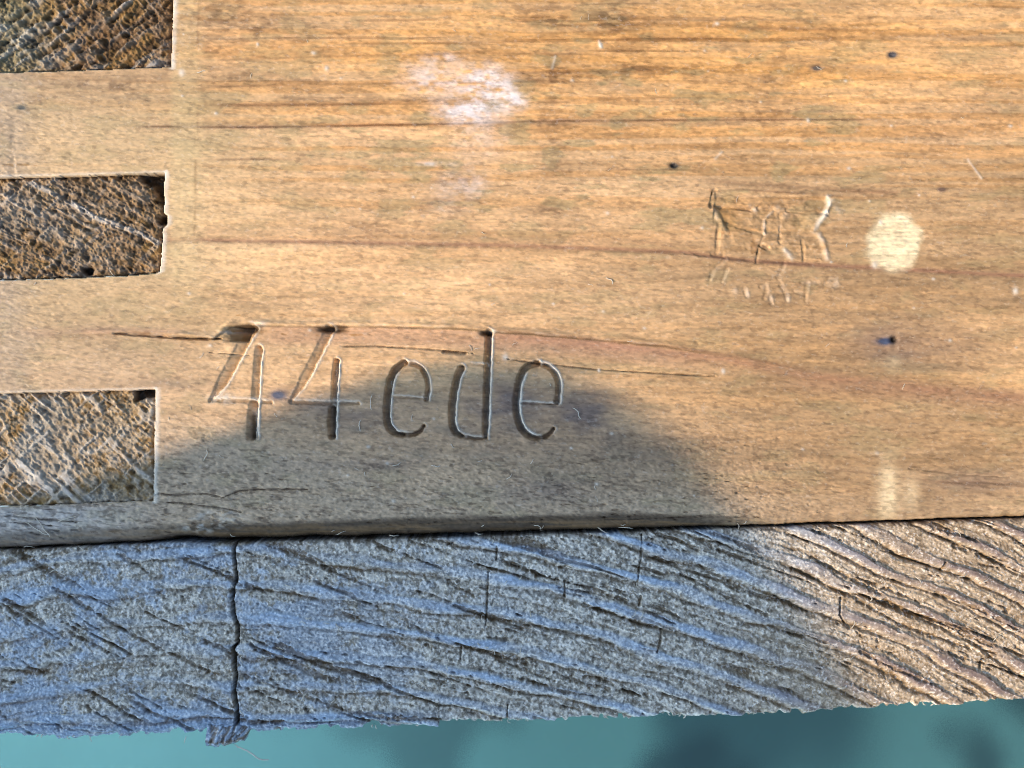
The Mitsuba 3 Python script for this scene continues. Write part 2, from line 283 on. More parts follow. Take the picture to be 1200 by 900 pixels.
H += (n2(U, V, 20, 6, 6) - .5) * (.7 + 1.8 * lowr + 1.5 * leftr)
pits = sst(.66, .78, n2(U, V, 12, 3, 9, 2)); H -= pits * (0.5 + 1.6 * lowr)
A = np.zeros_like(U); Bc = np.zeros_like(U)                 # worn, painted-lit pale arris / fresh brown (+), dark crack and painted shade (-)
ids = np.zeros(U.shape, int)                                # 0 board, 1.. letters etc.
# long shallow ring relief
H -= 1.2 * bump(V, np.interp(U, [0, 400, 800, 1000, 1200], [279, 284, 295, 314, 325]), 3)
# rounded lower arris, wider at the left
rr = np.interp(U[0], [-60, 0, 300, 700, 900, 1200], [30, 29, 27, 25, 19, 16])[None]
rr = rr * (1 + .35 * (n1(ua, 40, 11) - .5))[None]
q = np.clip(1 - e / rr, 0, 1)
H -= rr * 1.0 * (1 - np.sqrt(np.maximum(1 - q ** 2, 0)))
brown = sst(.30, .62, q + .25 * (n2(U, V, 34, 5, 14) - .5)) * (1 - .75 * sst(780, 950, U))
Bc += brown * .25; Bc -= .35 * brown * sst(.42, .60, n2(U, V, 60, 4, 15)) + .4 * sst(.8, 1, q)  # brown arris, also darkened in place of its shade
# ledge: a long flake split off under the ring
L_PTS = [(40, 391), (130, 391.5), (180, 394), (250, 397), (268, 383), (300, 382), (386, 382.5), (470, 383), (540, 385.5), (572, 388.5), (640, 393), (700, 399), (780, 406), (860, 419), (950, 438)]
lipv = np.interp(U, *zip(*L_PTS)) + (n1(ua, 22, 21) - .5)[None] * 3.0 + (n1(ua, 5, 22) - .5)[None] * 1.2
dl = V - lipv
stp = np.interp(U, [60, 140, 250, 300, 560, 700, 900, 980], [0, 2.2, 4.0, 4.6, 4.2, 3.4, 1.8, 0])
H -= stp * sst(-.6, .9, dl) * (1 - sst(8, 46, dl))
H += np.clip(stp / 4, 0, 1) * 3.4 * np.exp(-((dl + 3.2) / 3.4) ** 2) * sst(.25, .7, n2(U, V, 26, 9, 24)); A += .3 * np.clip(stp / 4, 0, 1) * np.exp(-((dl + 1.8) / 1.4) ** 2) * sst(.5, .68, n2(U, V, 14, 6, 25))
Bc -= .9 * np.exp(-((dl - .5) / 1.3) ** 2) * np.clip(stp / 3.6, 0, 1) * (.45 + .55 * sst(.3, .55, n1(ua, 30, 23))[None])
def cut(pts, w, depth, wob=.8, dark=.8, fresh=0., seed=0, ident=0, prof=1.0, reach=None):
    """a crack or dent along pts"""
    k = window(U, V, pts, w + 12)
    u, v = U[k], V[k]
    d, s = poly_dist(u, v, pts, reach or w + 8)
    d = d + (n2(u, v, 7, 7, 70 + seed) - .5) * 2 * wob
    ww = w * (.45 + 1.1 * n2(u, v, 24, 24, 71 + seed, 2))
    if math.hypot(pts[-1][0] - pts[0][0], pts[-1][1] - pts[0][1]) > 50: ww = ww * (.1 + .9 * sst(0, 30, np.hypot(u - pts[0][0], v - pts[0][1]))) * (.1 + .9 * sst(0, 30, np.hypot(u - pts[-1][0], v - pts[-1][1])))
    g = np.clip(1 - d / ww, 0, 1)
    H[k] -= depth * np.minimum(1, g * 1.8) ** prof * (.5 + n2(u, v, 16, 16, 72 + seed, 2))
    Bc[k] += - dark * sst(.25, .7, g) + fresh * sst(.1, .6, g)
    if ident: ids[k][(g > .08) & (ids[k] == 0)] = ident
CR = 20
cut([(128, 390.5), (160, 391), (200, 394), (235, 396), (262, 397)], 2.8, 6, .7, .8, .6, 1, CR)
cut([(244, 413), (298, 417)], 1.2, 1.2, .3, .8, 0, 3)
cut([(385, 406), (440, 405.5), (500, 409), (555, 414)], 1.4, 1.8, .6, .85, 0, 4, CR + 1)
cut([(590, 420), (640, 427), (700, 433), (780, 438), (845, 441)], 1.5, 1.8, .4, .8, 0, 5, CR + 1)
cut([(520, 412), (545, 414)], 2.4, 2.5, .8, .7, 0, 6)
cut([(178, 580), (205, 580), (240, 578.5), (262, 583), (280, 575), (320, 573), (365, 574)], 1.7, 2.4, 1.9, .75, 0, 7, CR + 2)
cut([(178, 588), (215, 590), (262, 596), (285, 601)], 1.5, 2.2, 1.2, .75, 0, 8, CR + 2)
cut([(700, 610), (800, 606), (860, 601)], 1.2, 1.0, .8, .4, 0, 9)
cut([(1055, 548), (1120, 556), (1190, 560)], 1.1, .8, .8, .4, 0, 10)
cut([(0, 604), (40, 608), (90, 612)], 2.0, 2.5, 1.2, .6, 0, 11)
cut([(10, 612), (60, 616)], 2.0, 2.5, 1.2, .5, 0, 12)
H -= .7 * bump(U, 16, 5) * sst(120, 150, V) * (1 - sst(280, 320, V)) * sst(.4, .6, n2(U, V, 8, 14, 16)); Bc -= .16 * bump(U, 16, 6) * sst(120, 150, V) * (1 - sst(280, 320, V)) * sst(.45, .6, n2(U, V, 6, 12, 16))
# scraped tear at the lower arris
tear = blob(U, V, 255, 607, 24, 9) + .7 * blob(U, V, 232, 618, 22, 7)
H += tear * ((n2(U, V, 12, 4, 31) - .5) * 22 - 1); A += np.clip(tear * 1.6 * (n2(U, V, 9, 4, 32) - .42) * 3, 0, .8)
hole = blob(U, V, 213, 633.5, 20, 5) * sst(.3, .5, n2(U, V, 9, 9, 33))
H -= hole * 16; Bc -= hole * .9
# small flake where the first stroke meets the split
fl = sst(258, 276, U + (n2(U, V, 8, 6, 35) - .5) * 10) * (1 - sst(294, 296.5, U + .35 * (V - 382))) * sst(381, 384.5, V + (n2(U, V, 7, 7, 36) - .5) * 2) * (1 - sst(398.5, 401, V))
H -= fl * (6 + 9 * sst(266, 294, U)); Bc += fl * .8
A += .55 * blob(U, V, 270, 389, 16, 2.2) * (n2(U, V, 5, 3, 37) > .45) + .8 * blob(U, V, 306, 379, 7, 2.5)
notch = blob(U, V, 290, 385, 14, 4.4) + blob(U, V, 389, 385.5, 14, 3.2) + .9 * blob(U, V, 571, 390, 6, 2.4)
H -= np.clip(notch * 1.6, 0, 1) * 8; Bc = Bc - np.clip(notch * 1.5, 0, 1) * 1.5
H += 2.5 * (blob(U, V, 306, 378.5, 7, 2.5) + .5 * blob(U, V, 577, 388, 5, 2))
A += .6 * blob(U, V, 577, 388, 4, 2)

# carved letters: (stroke, half width, depth)
LETTERS = {1: [([(294, 385), (280, 412), (263, 445), (246, 470)], 11.5, 5.6), ([(303, 409), (301, 440), (299, 468), (298, 512)], 8.5, 5.0), ([(297, 474), (295, 498), (294, 512)], 10.0, 8.5), ([(250, 469), (290, 470), (318, 471.5)], 3.8, 2.2)],
           2: [([(386, 385), (372, 415), (357, 445), (340, 471)], 9.5, 5.2), ([(395, 423), (393, 445), (392, 468), (391, 512)], 6.5, 6.5), ([(390, 480), (389, 498), (389, 512)], 8.0, 10.0), ([(342, 471.5), (380, 472.5), (420, 473)], 3.9, 2.6)],
           3: [([(500, 468), (503, 455), (499, 437), (490, 427), (474, 425)], 5.0, 5.0), ([(474, 425), (463, 432), (456, 450), (455, 466), (453, 485), (455, 499), (463, 508), (472, 510)], 7.5, 9.0), ([(463, 508), (482, 510.5), (492, 506), (497, 499)], 5.0, 8.0), ([(460, 465), (480, 466), (499, 468)], 2.4, 2.4)],
           4: [([(573.5, 389), (572, 430), (570.5, 470), (569, 512)], 7.0, 8.5), ([(541, 431), (535, 445), (531, 468), (529, 490), (533, 506), (541, 511)], 7.5, 9.0), ([(541, 511), (556, 514), (570, 514)], 4.2, 6.5), ([(570, 428), (552, 427), (541, 431)], 2.8, 1.6)],
           5: [([(653, 471), (656, 452), (652, 438), (643, 429), (630, 426)], 6.0, 6.0), ([(630, 426), (616, 430), (609, 444), (606, 462), (605, 480), (609, 498), (617, 509), (630, 514)], 7.5, 8.0), ([(620, 510), (634, 514), (644, 509), (649, 502)], 4.8, 8.5), ([(608, 472), (630, 473), (653, 474)], 2.4, 3.0)]}
UF, VF = U, V
def chaikin(p):
    q = [p[0]]
    for (a, b), (c, e) in zip(p[:-1], p[1:]): q += [(.75 * a + .25 * c, .75 * b + .25 * e), (.25 * a + .75 * c, .25 * b + .75 * e)]
    return q + [p[-1]]
JIT = (n2(U, V, 6, 6, 41) - .5) * 2.2 + (n2(U, V, 2.6, 2.6, 42, 2) - .5) * 1.0
for num, strokes in LETTERS.items():
    G = np.zeros_like(U)
    for pts, w, depth in strokes:
        slope = w > 8
        w *= (.56 if w < 8 else .60) if w > 4 else .7
        for _ in range(2 if len(pts) > 3 else 0): pts = chaikin(pts)
        depth *= 1.35 if w > 4 * .64 else 1.0
        K = window(UF, VF, pts, w + 14)
        U, V, jit = UF[K], VF[K], JIT[K]
        d, s = poly_dist(U, V, pts, w + 9)
        # side in the picture: + to the right of / above the stroke
        gu = np.gradient(d, axis=1) / np.gradient(U, axis=1); gv = np.gradient(d, axis=0) / np.maximum(np.gradient(V, axis=0), 1e-6)
        tip = (.35 if slope else .7)
        taper = tip + (1 - tip) * sst(0, 34 if slope else 14, np.hypot(U - pts[-1][0], V - pts[-1][1]))
        lee = np.clip(gu * .85 - gv * .55, -1, 1)                # +1 on the right / upper wall, -1 on the left / lower one
        # the punch leans: long slope on the left, steep wall on the right
        dd = d + jit
        wl = w * (1.05 - .12 * lee) * (taper if pts[0][0] - pts[-1][0] > 20 or not slope else 1)
        steep = np.where(lee > 0, .30, 1.0 if slope else .50)
        f_ = np.clip(dd / wl, 0, 1) * np.clip(lee * 1.6, -1, 1)               # -1 at the left edge ... +1 at the right wall
        saw = (.5 + .5 * f_) ** (1.0 if slope else .30)
        x = np.clip((wl - dd) / (w * .30), 0, 1) * saw
        prof = x if w > 2.3 else np.clip((wl - dd) / w, 0, 1)
        prof = prof * (.85 + .3 * n2(U, V, 9, 9, 43))
        G[K] = np.maximum(G[K], depth * prof)
        lip = np.exp(-((dd - wl - .4) / (1.7 if w > 2.3 else 1.1)) ** 2) * sst(.15, .7, lee) * (1 if w > 3 else .6)
        for q_ in (pts[0], pts[-1]): lip = lip * sst(w * .7, w * 1.5, np.hypot(U - q_[0], V - q_[1]))
        lip = lip * np.clip(.25 + 1.5 * n2(U, V, 6, 6, 49, 2), 0, 1.25) * (.7 + .6 * n2(U, V, 30, 30, 50, 2))
        A[K] += lip * 1.1  # right and upper rim: worn, and painted pale as if lit
        H[K] += lip * 1.6 * (.3 + n2(U, V, 4, 4, 44))
        if w > 2.3: Bc[K] += (sst(.25, 1, x) * .75 - .45 * sst(.7, 1, x)) if slope else -.62 * sst(.35, .9, x) * (.35 + 1.0 * n2(U, V, 9, 9, 48))  # fresh brown wood, and groove shade painted dark
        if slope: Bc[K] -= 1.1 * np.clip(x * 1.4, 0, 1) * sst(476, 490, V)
        ids[K][((dd < wl + 1.2) | (lip > .35)) & (d < w + 6)] = num
        U, V = UF, VF
    H -= G
A += .8 * blob(U, V, 258, 466, 12, 7) * sst(.4, .6, n2(U, V, 5, 5, 46)) + .45 * blob(U, V, 300, 485, 5, 12) * sst(.4, .6, n2(U, V, 5, 5, 47))

# the chipped scar right of the middle: lifted flakes and dents
SC = 9
inside = sst(836, 839, U + (V - 240) * .1) * (1 - sst(968, 973, U + (V - 240) * .45)) * sst(224, 226.5, V - .05 * (U - 836)) * (1 - sst(238, 272, V))
H -= inside * 3.0; ids[(inside > .5) & (ids == 0)] = SC
step2 = sst(240, 242, V - .06 * (U - 836)) * sst(836, 842, U - .45 * (V - 240)) * (1 - sst(948, 956, U + .6 * (V - 245))) * (1 - sst(266, 273, V - .06 * (U - 850)))
H -= step2 * (1.6 + 1.2 * n2(U, V, 22, 12, 51)); Bc += .6 * step2 * (1 - sst(845, 875, U)) + .2 * step2
for pts, w, dp, dk in [([(837, 224), (834, 240)], 2.0, 1.6, .5), ([(834, 240.5), (858, 241.5), (880, 244)], 2.4, 2.4, .8), ([(890, 243), (906, 244)], 1.8, 1.6, .7), ([(924, 245), (950, 248), (968, 250)], 2.0, 2.0, .8), ([(853, 262), (870, 267), (893, 274)], 1.8, 1.2, .35), ([(842, 262), (841, 280), (840, 297)], 1.5, 1.0, .35), ([(895, 276), (889, 292), (887, 308)], 1.5, 1.0, .35), ([(915, 250), (914, 284)], 1.6, 1.0, .25), ([(940, 282), (942, 304)], 1.6, 1.0, .22), ([(845, 226), (900, 227), (968, 232)], 1.3, .8, .3),
                       ([(893, 288), (899, 291)], 2.4, 1.5, .7), ([(842, 270), (841, 278)], 1.5, 1.0, .5), ([(836, 297), (846, 299)], 2.5, 1.5, .7), ([(888, 296), (886, 308)], 1.7, 1.0, .6),
                       ([(800, 297), (850, 301), (890, 307), (940, 306), (965, 305)], 1.6, 1.2, .5)]:
    cut(pts, w * 1.5, dp * 1.0, 1.6, dk * .75, .3, 55, SC)
def ridge(pts, w, hh, a, ident=0):
    """a torn flake standing up along pts, paler on its edge"""
    k = window(U, V, pts, w + 14); u, v = U[k], V[k]
    d, _ = poly_dist(u, v, pts, w + 12); d = d + (n2(u, v, 6, 6, 59) - .5) * 2.5
    g = np.exp(-(d / w) ** 2); H[k] += hh * g * (.3 + n2(u, v, 12, 12, 60)); A[k] += a * g * sst(.25, .6, n2(u, v, 7, 7, 61))
    if ident: ids[k][(g > .4) & (ids[k] == 0)] = ident
for pts, w, hh, a in [([(970, 231), (972, 240), (969, 247)], 2.6, 2.4, .9), ([(968, 249), (962, 258), (953, 271)], 2.8, 2.2, .95), ([(974, 234), (984, 248)], 4, 1.0, .25), ([(960, 274), (966, 286), (970, 303)], 3.2, 1.8, .5), ([(906, 247), (897, 257), (896, 274)], 1.8, 1.6, .45), ([(880, 241), (886, 246)], 2.6, 1.2, .4),
                      ([(912, 243), (920, 255), (922, 250)], 4, 1.3, .22), ([(920, 293), (928, 303)], 3, 1.5, .75), ([(915, 258), (914, 272)], 2, 1.0, .3), ([(837, 244), (840, 256)], 2, .8, .2)]:
    ridge(pts, w, hh, a, SC)
crush = sst(830, 842, U) * (1 - sst(964, 976, U)) * sst(222, 229, V) * (1 - sst(288, 308, V))
H += crush * ((n2(U, V, 16, 11, 62) - .5) * 5.5 + (n2(U, V, 6, 5, 63) - .5) * 2); Bc += crush * .22 * sst(.4, .6, n2(U, V, 24, 12, 64))
# row of faint punch dents under it
DENT = 10
for pts in ([(872, 338), (875, 347)], [(892, 336), (897, 334), (899, 342), (896, 349)], [(902, 347), (904, 356)], [(915, 334), (920, 341), (922, 352)], [(931, 341), (944, 346)], [(946, 331), (944, 353)], [(967, 334), (972, 326), (978, 327), (980, 335), (974, 337), (967, 334)], [(850, 304), (836, 318), (832, 328)], [(852, 316), (846, 330)], [(920, 308), (912, 326)], [(940, 331), (958, 331)]):
    cut(pts, 3.2, .8, 1.2, .08, .1, 58, DENT)
    ridge([(x + 2.2, y) for x, y in pts], 2.2, .5, .14)
for cu, cv in ((862, 341), (876, 344), (904, 350), (924, 350), (979, 332)):
    b_ = blob(U, V, cu, cv, 3.2, 4.2); H += .8 * b_; A += .3 * b_
# pit beside the blue speck, two more specks, thin scratches
H -= 5 * blob(U, V, 1048, 398, 4, 4) + 3 * blob(U, V, 790, 194, 4, 3) + 2 * blob(U, V, 1046, 64, 4, 3)
for pts in ([(1134, 187), (1150, 209)], [(838, 186), (846, 178)], [(704, 55), (702, 48)], [(647, 80), (651, 66)]):
    d, _ = poly_dist(U, V, pts, 12); H += .4 * np.exp(-(d / 1.6) ** 2); A += .5 * np.exp(-(d / 1.5) ** 2)
# tiny raised white specks
for cu, cv, r in np.column_stack([rng.uniform(210, 1195, 46), rng.uniform(5, 600, 46), rng.uniform(.9, 2.0, 46)]):
    b_ = blob(U, V, cu, cv, r * 1.3, r); H += .5 * b_; A += .8 * b_
for cu, cv, r in ((923, 241 + 19, 0), (1190, 341, 4), (1032, 261, 3), (1025, 310, 4), (302, 52, 2), (704, 53, 3), (592, 418, 4), (702, 434, 2), (848, 435, 3), (383, 80, 3), (213, 85, 4), (947, 141, 2.5)):
    if r: b_ = blob(U, V, cu, cv, r * .8, r); H += .6 * b_; A += .95 * b_

# end grain of the side board's three fingers
JW = np.searchsorted(UF[0], 245)
U, V, HF, AF, BF, IF = UF[:, :JW], VF[:, :JW], H, A, Bc, ids
H, A, Bc, ids = H[:, :JW].copy(), A[:, :JW].copy(), Bc[:, :JW].copy(), ids[:, :JW].copy()
jr = (n2(U, V, 5, 5, 61) - .5) * 3.0 + (n2(U, V, 1.8, 1.8, 62, 2) - .5) * 1.2
FM = []
for i, f in enumerate(FINGERS):
    dr_ = np.interp(V, *zip(*f['r'])) - U + jr
    dt_ = V - np.interp(U, *zip(*f['t'])) + .5 * jr * (1 if i else 0); db_ = np.interp(U, *zip(*f['b'])) - V + .35 * jr
    dd = np.minimum(np.minimum(dr_, dt_), db_)
    near = (U < 240) & (V > f['t'][0][1] - 40) & (V < f['b'][0][1] + 40)
    lip = np.exp(-((dr_ + 2.2) / (2.2 + 1.8 * n2(U, V, 30, 14, 73))) ** 2) * (dt_ > -3) * (db_ > -3) * near
    lipt = np.exp(-((dt_ + 1.6) / 1.5) ** 2) * (dr_ > -3) * near * (.0, .55, .5)[i]
    A += lip * .95 * (.35 + 1.1 * n2(U, V, 12, 12, 77)) + lipt  # pale lip: real wear plus a painted lit edge
    m = (dd > 0) & near
    # rings and rays of the end grain cross on the slant
    s1, s2 = (.62, .72) if i == 0 else ((-.55, .55) if i == 1 else (.8, .72))
    ang = (-.62, .50, .74)[i]; ang2 = (.80, -.75, -.72)[i]
    pr = -U * math.sin(ang) + V * math.cos(ang) + (n2(U, V, 40, 40, 63) - .5) * 14
    ps = -U * math.sin(ang2) + V * math.cos(ang2) + (n2(U, V, 40, 40, 64) - .5) * 12
    along = U * math.cos(ang) + V * math.sin(ang)
    al1 = U * math.cos(ang2) + V * math.sin(ang2)
    rows = n2(along, pr, 16, 5.2, 65 + i, 2)
    ring2 = n2(ps, pr, 9, 30, 66 + i, 2)
    rough = n2(U, V, 4.2, 4.2, 67 + i); fine = n2(U, V, 2.2, 2.2, 68, 2)
    amp = (1.25, 1.15, .95)[i]
    hf = (rows - .5) * (12, 6, 8)[i] * amp + (ring2 - .5) * 7 * amp + (rough - .5) * (8, 10, 8)[i] * amp + (fine - .5) * 2.5
    hat = np.maximum(sst(.62, .74, n2(al1, ps, 60, 4.2, 74 + i, 1)), sst(.60, .74, n2(along, pr, 50, 4.0, 75 + i, 1))) * sst(.35, .55, n2(U, V, 26, 26, 76))
    ray = sst(.60, .68, n2(along, pr, 130, 5.5, 69 + i, 1)) * sst(.35, .5, n2(along, pr, 40, 20, 70 + i, 1))
    if i == 1:
        d, _ = poly_dist(U, V, [(36, 214), (80, 236), (110, 254), (150, 268), (185, 284)], 14); ray = np.maximum(ray * .15, sst(3.8, 2.0, d + jr) * .8 * sst(.25, .5, n2(U, V, 30, 12, 71)))
    if i == 2:
        for pp in ([(-10, 472), (30, 502), (60, 524), (110, 566)], [(0, 572), (25, 590)], [(70, 520), (95, 500), (120, 478)], [(95, 530), (130, 528), (150, 500)], [(20, 540), (60, 575)]):
            d, _ = poly_dist(U, V, pp, 14); ray = np.maximum(ray * .6, sst(3.6, 1.6, d + jr) * .9)
    hf = hf + ray * 3 + hat * (1.2, 1.5, 2.5)[i]
    base = (-7.5, -5.5, -4.0)[i] + .02 * (V - V[:, :1]) * 0
    gap = np.exp(-(np.maximum(dr_, 0) / 3.2) ** 2) * (6, 7, 3.5)[i] + np.exp(-(np.maximum(dt_, 0) / 3.0) ** 2) * (0, 4, 2.5)[i] + np.exp(-(np.maximum(db_, 0) / 1.6) ** 2) * 2
    hf = np.minimum(base + hf, -1.0) - gap
    bf = -.75 * sst(.47, .30, rows) * (.9, .8, .35)[i] - .5 * sst(.42, .28, rough) * (1, 1, .6)[i] - .8 * np.exp(-(np.maximum(dr_, 0) / 2.6) ** 2) * (.9, .9, .6)[i] - .6 * np.exp(-(np.maximum(dt_, 0) / 2.2) ** 2) * (0, .9, .7)[i] - .5 * np.exp(-(np.maximum(db_, 0) / 1.3) ** 2)
    bf += .5 * sst(.5, .62, n2(U, V, 14, 11, 72)) * sst(.45, .6, rough)
    corner = None
    if i == 1: corner = blob(U, V, 184, 209, 18, 6) + blob(U, V, 188, 220, 6, 12) + .9 * blob(U, V, 192, 257, 5, 5) + .9 * blob(U, V, 100, 317, 6, 5)
    if i == 2: corner = sst(155, 160, U) * (1 - sst(463, 471, V + .25 * (U - 165) + 2 * jr))
    if corner is not None:
        corner = np.clip(corner * 1.5, 0, 1); hf = hf - 14 * corner; bf = bf - 1.6 * corner
    if i == 0: ray = ray * .55
    af = ray * (.6, .6, .4)[i] + hat * (.15, .2, .32)[i] + (.18, .22, .4)[i] * sst(.62, .72, fine) * sst(.5, .65, rough) + .3 * sst(.55, .68, rows) * (.25, .25, .8)[i]
    H = np.where(m, hf, H); A = np.where(m, af, A); Bc = np.where(m, bf, Bc); ids[m] = 30 + i
for whole, piece in ((HF, H), (AF, A), (BF, Bc), (IF, ids)): whole[:, :JW] = piece
U, V, H, A, Bc, ids = UF, VF, HF, AF, BF, IF
P = wxyz(pad(U), pad(V), pad(H))
for sl in (np.s_[0], np.s_[-1], np.s_[:, 0], np.s_[:, -1]): P[sl][..., 2] = -150 * S
N = grid_normals(P)
N[N[..., 2] < -.2] *= -1
UVc = np.stack([np.clip(pad(A), 0, 1), np.clip(pad(Bc), -1, 1)], -1)
F = grid_faces(*P.shape[:2]); pid = pad(ids).ravel()
fid = np.where((pid[F[:, 0]] == pid[F[:, 1]]) & (pid[F[:, 0]] == pid[F[:, 2]]), pid[F[:, 0]], -1)
hi = pid[F].max(1)
fid = np.where(fid == -1, np.where(hi >= 30, 0, hi), fid)
vv_, nn_, uu_ = P.reshape(-1, 3), N.reshape(-1, 3), UVc.reshape(-1, 2)
BOARD = 'wooden_box__front_board'
KEYS = {0: BOARD, 1: BOARD + '__carved_letter', 2: BOARD + '__carved_letter_001', 3: BOARD + '__carved_letter_002', 4: BOARD + '__carved_letter_003', 5: BOARD + '__carved_letter_004', SC: BOARD + '__scar', DENT: BOARD + '__dent_row',
        CR: BOARD + '__crack', CR + 1: BOARD + '__crack_001', CR + 2: BOARD + '__crack_002', 30: 'wooden_box__joint_finger', 31: 'wooden_box__joint_finger_001', 32: 'wooden_box__joint_finger_002'}
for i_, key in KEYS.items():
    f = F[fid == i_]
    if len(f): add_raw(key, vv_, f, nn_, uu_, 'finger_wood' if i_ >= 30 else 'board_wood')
labels['wooden_box'] = {'label': 'weathered honey brown wooden box with finger jointed corner and carved text 44 ede', 'category': 'wooden box'}
labels[BOARD] = {'label': 'honey brown front board with grey weathered lower left'}
for k_, t_ in (('', 'digit 4 below the small torn hole, first of the carved row'), ('_001', 'second carved digit 4, beside the letter e'), ('_002', 'carved letter e between digit 4 and letter d'), ('_003', 'carved letter d between the two letters e'), ('_004', 'carved letter e at the end of the row')):
    labels[BOARD + '__carved_letter' + k_] = {'label': t_}
labels[BOARD + '__scar'] = {'label': 'chipped scar with pale torn edges beside the light round spot'}
labels[BOARD + '__dent_row'] = {'label': 'row of faint small dents below the chipped scar'}
labels['wooden_box__joint_finger'] = {'label': 'dark brown end grain finger in the top left corner'}
labels['wooden_box__joint_finger_001'] = {'label': 'brown end grain finger with a pale slanting ray'}
labels['wooden_box__joint_finger_002'] = {'label': 'pale greyish end grain finger level with the carved text'}
Hboard, ub, vb = H, ua, vt
# rest of the box: sides going down to the ground
def slab(u0, u1, v0, v1, h0, h1):
    a, b = wxyz(u0, v1, h0), wxyz(u1, v0, h1)
    m = trimesh.creation.box(b - a); m.apply_translation((a + b) / 2); return m
DB = -BOX_H / S
add('wooden_box__side_board', slab(-59, 190, -699, 636, DB, -153), 'side_wood', False)
add('wooden_box__side_board_001', slab(1830, 2018, -699, 570, DB, -153), 'side_wood', False)
add('wooden_box__back_board', slab(193, 1827, -699, 570, DB, DB + 150), 'side_wood', False)

# ---------------------------------------------------------------- plank below: rough end grain
pa = axis([(-60, -6, 9), (-6, 1206, .92), (1206, 1300, 8), (1300, 2020, 40)])
nr = 250
t = np.linspace(0, 1, nr)[:, None]
top_ = plank_t(pa) + (n1(pa, 18, 81) - .5) * 2 + (n1(pa, 3, 82) - .5) * 1.6
bot_ = plank_b(pa) + (n1(pa, 22, 83) - .5) * 5 + (n1(pa, 5, 84) - .5) * 6.5 - 4 * sst(.58, .66, n1(pa, 14, 85, 2))
PU = np.repeat(pa[None], nr, 0); PV = top_ + t * (bot_ - top_)
de, dt2 = bot_[None] - PV, PV - top_[None]
# growth rings: arcs about a pith far below, cut by slanting saw furrows
R = np.hypot(PU - 250, PV - 2500) + (n2(PU, PV, 150, 60, 91) - .5) * 26 + (n2(PU, PV, 34, 16, 92) - .5) * 7
R = R + 9 * np.sin(R / 83.0) + (n2(PU, PV, 70, 30, 113) - .5) * 12 + (1 - sst(200, 460, PU)) * (n2(PU, PV, 60, 26, 106) - .5) * 26 + (n2(PU, PV, 7, 4, 108) - .5) * 4
ph = R / 35.0; fr = ph - np.floor(ph)
late = sst(.62, .80, fr) * (1 - sst(.93, 1.0, fr))
soft = sst(.36, .62, n2(PU, PV, 90, 26, 93) + .12 * (n2(PU, PV, 9, 6, 107) - .5))
leftp = 1 - sst(250, 520, PU)
late = late * (soft * .6 + .4 * (1 - .5 * leftp)) * (1 - .2 * leftp)
sl = np.interp(PU, [0, 300, 700, 1200], [.60, .52, .42, .40])
sp = PV - sl * PU
spw = sp + (n2(PU, PV, 60, 30, 94) - .5) * 14
al = PU + sl * PV
fur = n2(al, spw, 150, 6.0, 95, 2)
fgate = sst(.40, .56, n2(al, spw, 60, 26, 96, 2))
fray = n2(.8 * PU + .6 * PV, .8 * PV - .6 * PU, 3.6, 3.0, 97); fine = n2(.7 * PU - .7 * PV, .7 * PV + .7 * PU, 2.0, 1.9, 98, 2); fib = n2(PU + .5 * PV, PV - .4 * PU, 2.6, 7.0, 99, 2)
crumb = n2(.6 * PU + .8 * PV, .6 * PV - .8 * PU, 5.5, 5.0, 105, 2)
furrow = sst(.615, .70, fur + .30 * (crumb - .5) * .9) * fgate
th = np.arctan2(PU - 250, 2500 - PV) * 1850
st1 = n2(th, R, 22, 2.5, 103, 2); st2 = n2(th, R, 80, 4.2, 104, 2)
PH = -8 + (n2(PU, PV, 60, 40, 100) - .5) * 4 + late * 4.4 + (1 - late * .78) * (1 - .55 * sst(780, 1000, PU)) * ((fray - .5) * 2.6 + (fine - .5) * 3.8 + (fib - .5) * 2.4 * leftp + (st1 - .5) * 5.0 + (st2 - .5) * 7.0 * (1 - .4 * leftp))
PH -= furrow * (3.6 + 3 * fray)
PH -= 3.4 * bump(fr, .59, .05) * (1 - sst(.0, .25, n2(PU, PV, 90, 30, 101) - .5) * .5) * np.interp(PU, [0, 400, 1200], [.5, 1, 1.2])
PA = late.copy(); PB = -.75 * furrow * sst(.2, .5, fray * .5 + fur * .6) - .55 * sst(.43, .27, .4 * fray + .6 * st1) * (1 - late) - .45 * sst(.42, .28, st2) * (1 - late) - .75 * bump(fr, .59, .045) * sst(.3, .5, n2(th, R, 120, 20, 109)) * (1 - .5 * leftp)
pits = sst(.70, .80, n2(al, spw, 16, 5, 102, 2)) * fgate; PH -= pits * 4; PB -= pits * .5
pid = np.zeros(PU.shape, int)
def pcut(pts, w, depth, wob, dark, ident, seed):
    k = window(PU, PV, pts, w + 14)
    u, v = PU[k], PV[k]
    d, s = poly_dist(u, v, pts, w + 8)
    d = d + (n2(.7 * u + .7 * v, .7 * v - .7 * u, 5, 5, 110 + seed, 2) - .5) * 2.4 * wob
    ww = w if ident == 1 else w * (.1 + 1.8 * n2(u, v, 14, 14, 111 + seed, 2))
    g = np.clip(1 - d / ww, 0, 1)
    PH[k] -= depth * np.minimum(1, 2 * g); PB[k] -= dark * sst(.1, .5, g)
    if ident: pid[k][(g > .05)] = ident
pcut([(273, 636), (272, 650), (275, 676), (274, 683)], 2.3, 16, .8, 1.0, 1, 1)
pcut([(274, 683), (270, 694), (271, 715), (277, 738), (276, 756), (270, 762)], 2.6, 18, .9, 1.0, 1, 2)
pcut([(271, 762), (274, 795), (272, 815), (276, 835), (275, 852)], 3.0, 18, .9, 1.0, 1, 3)
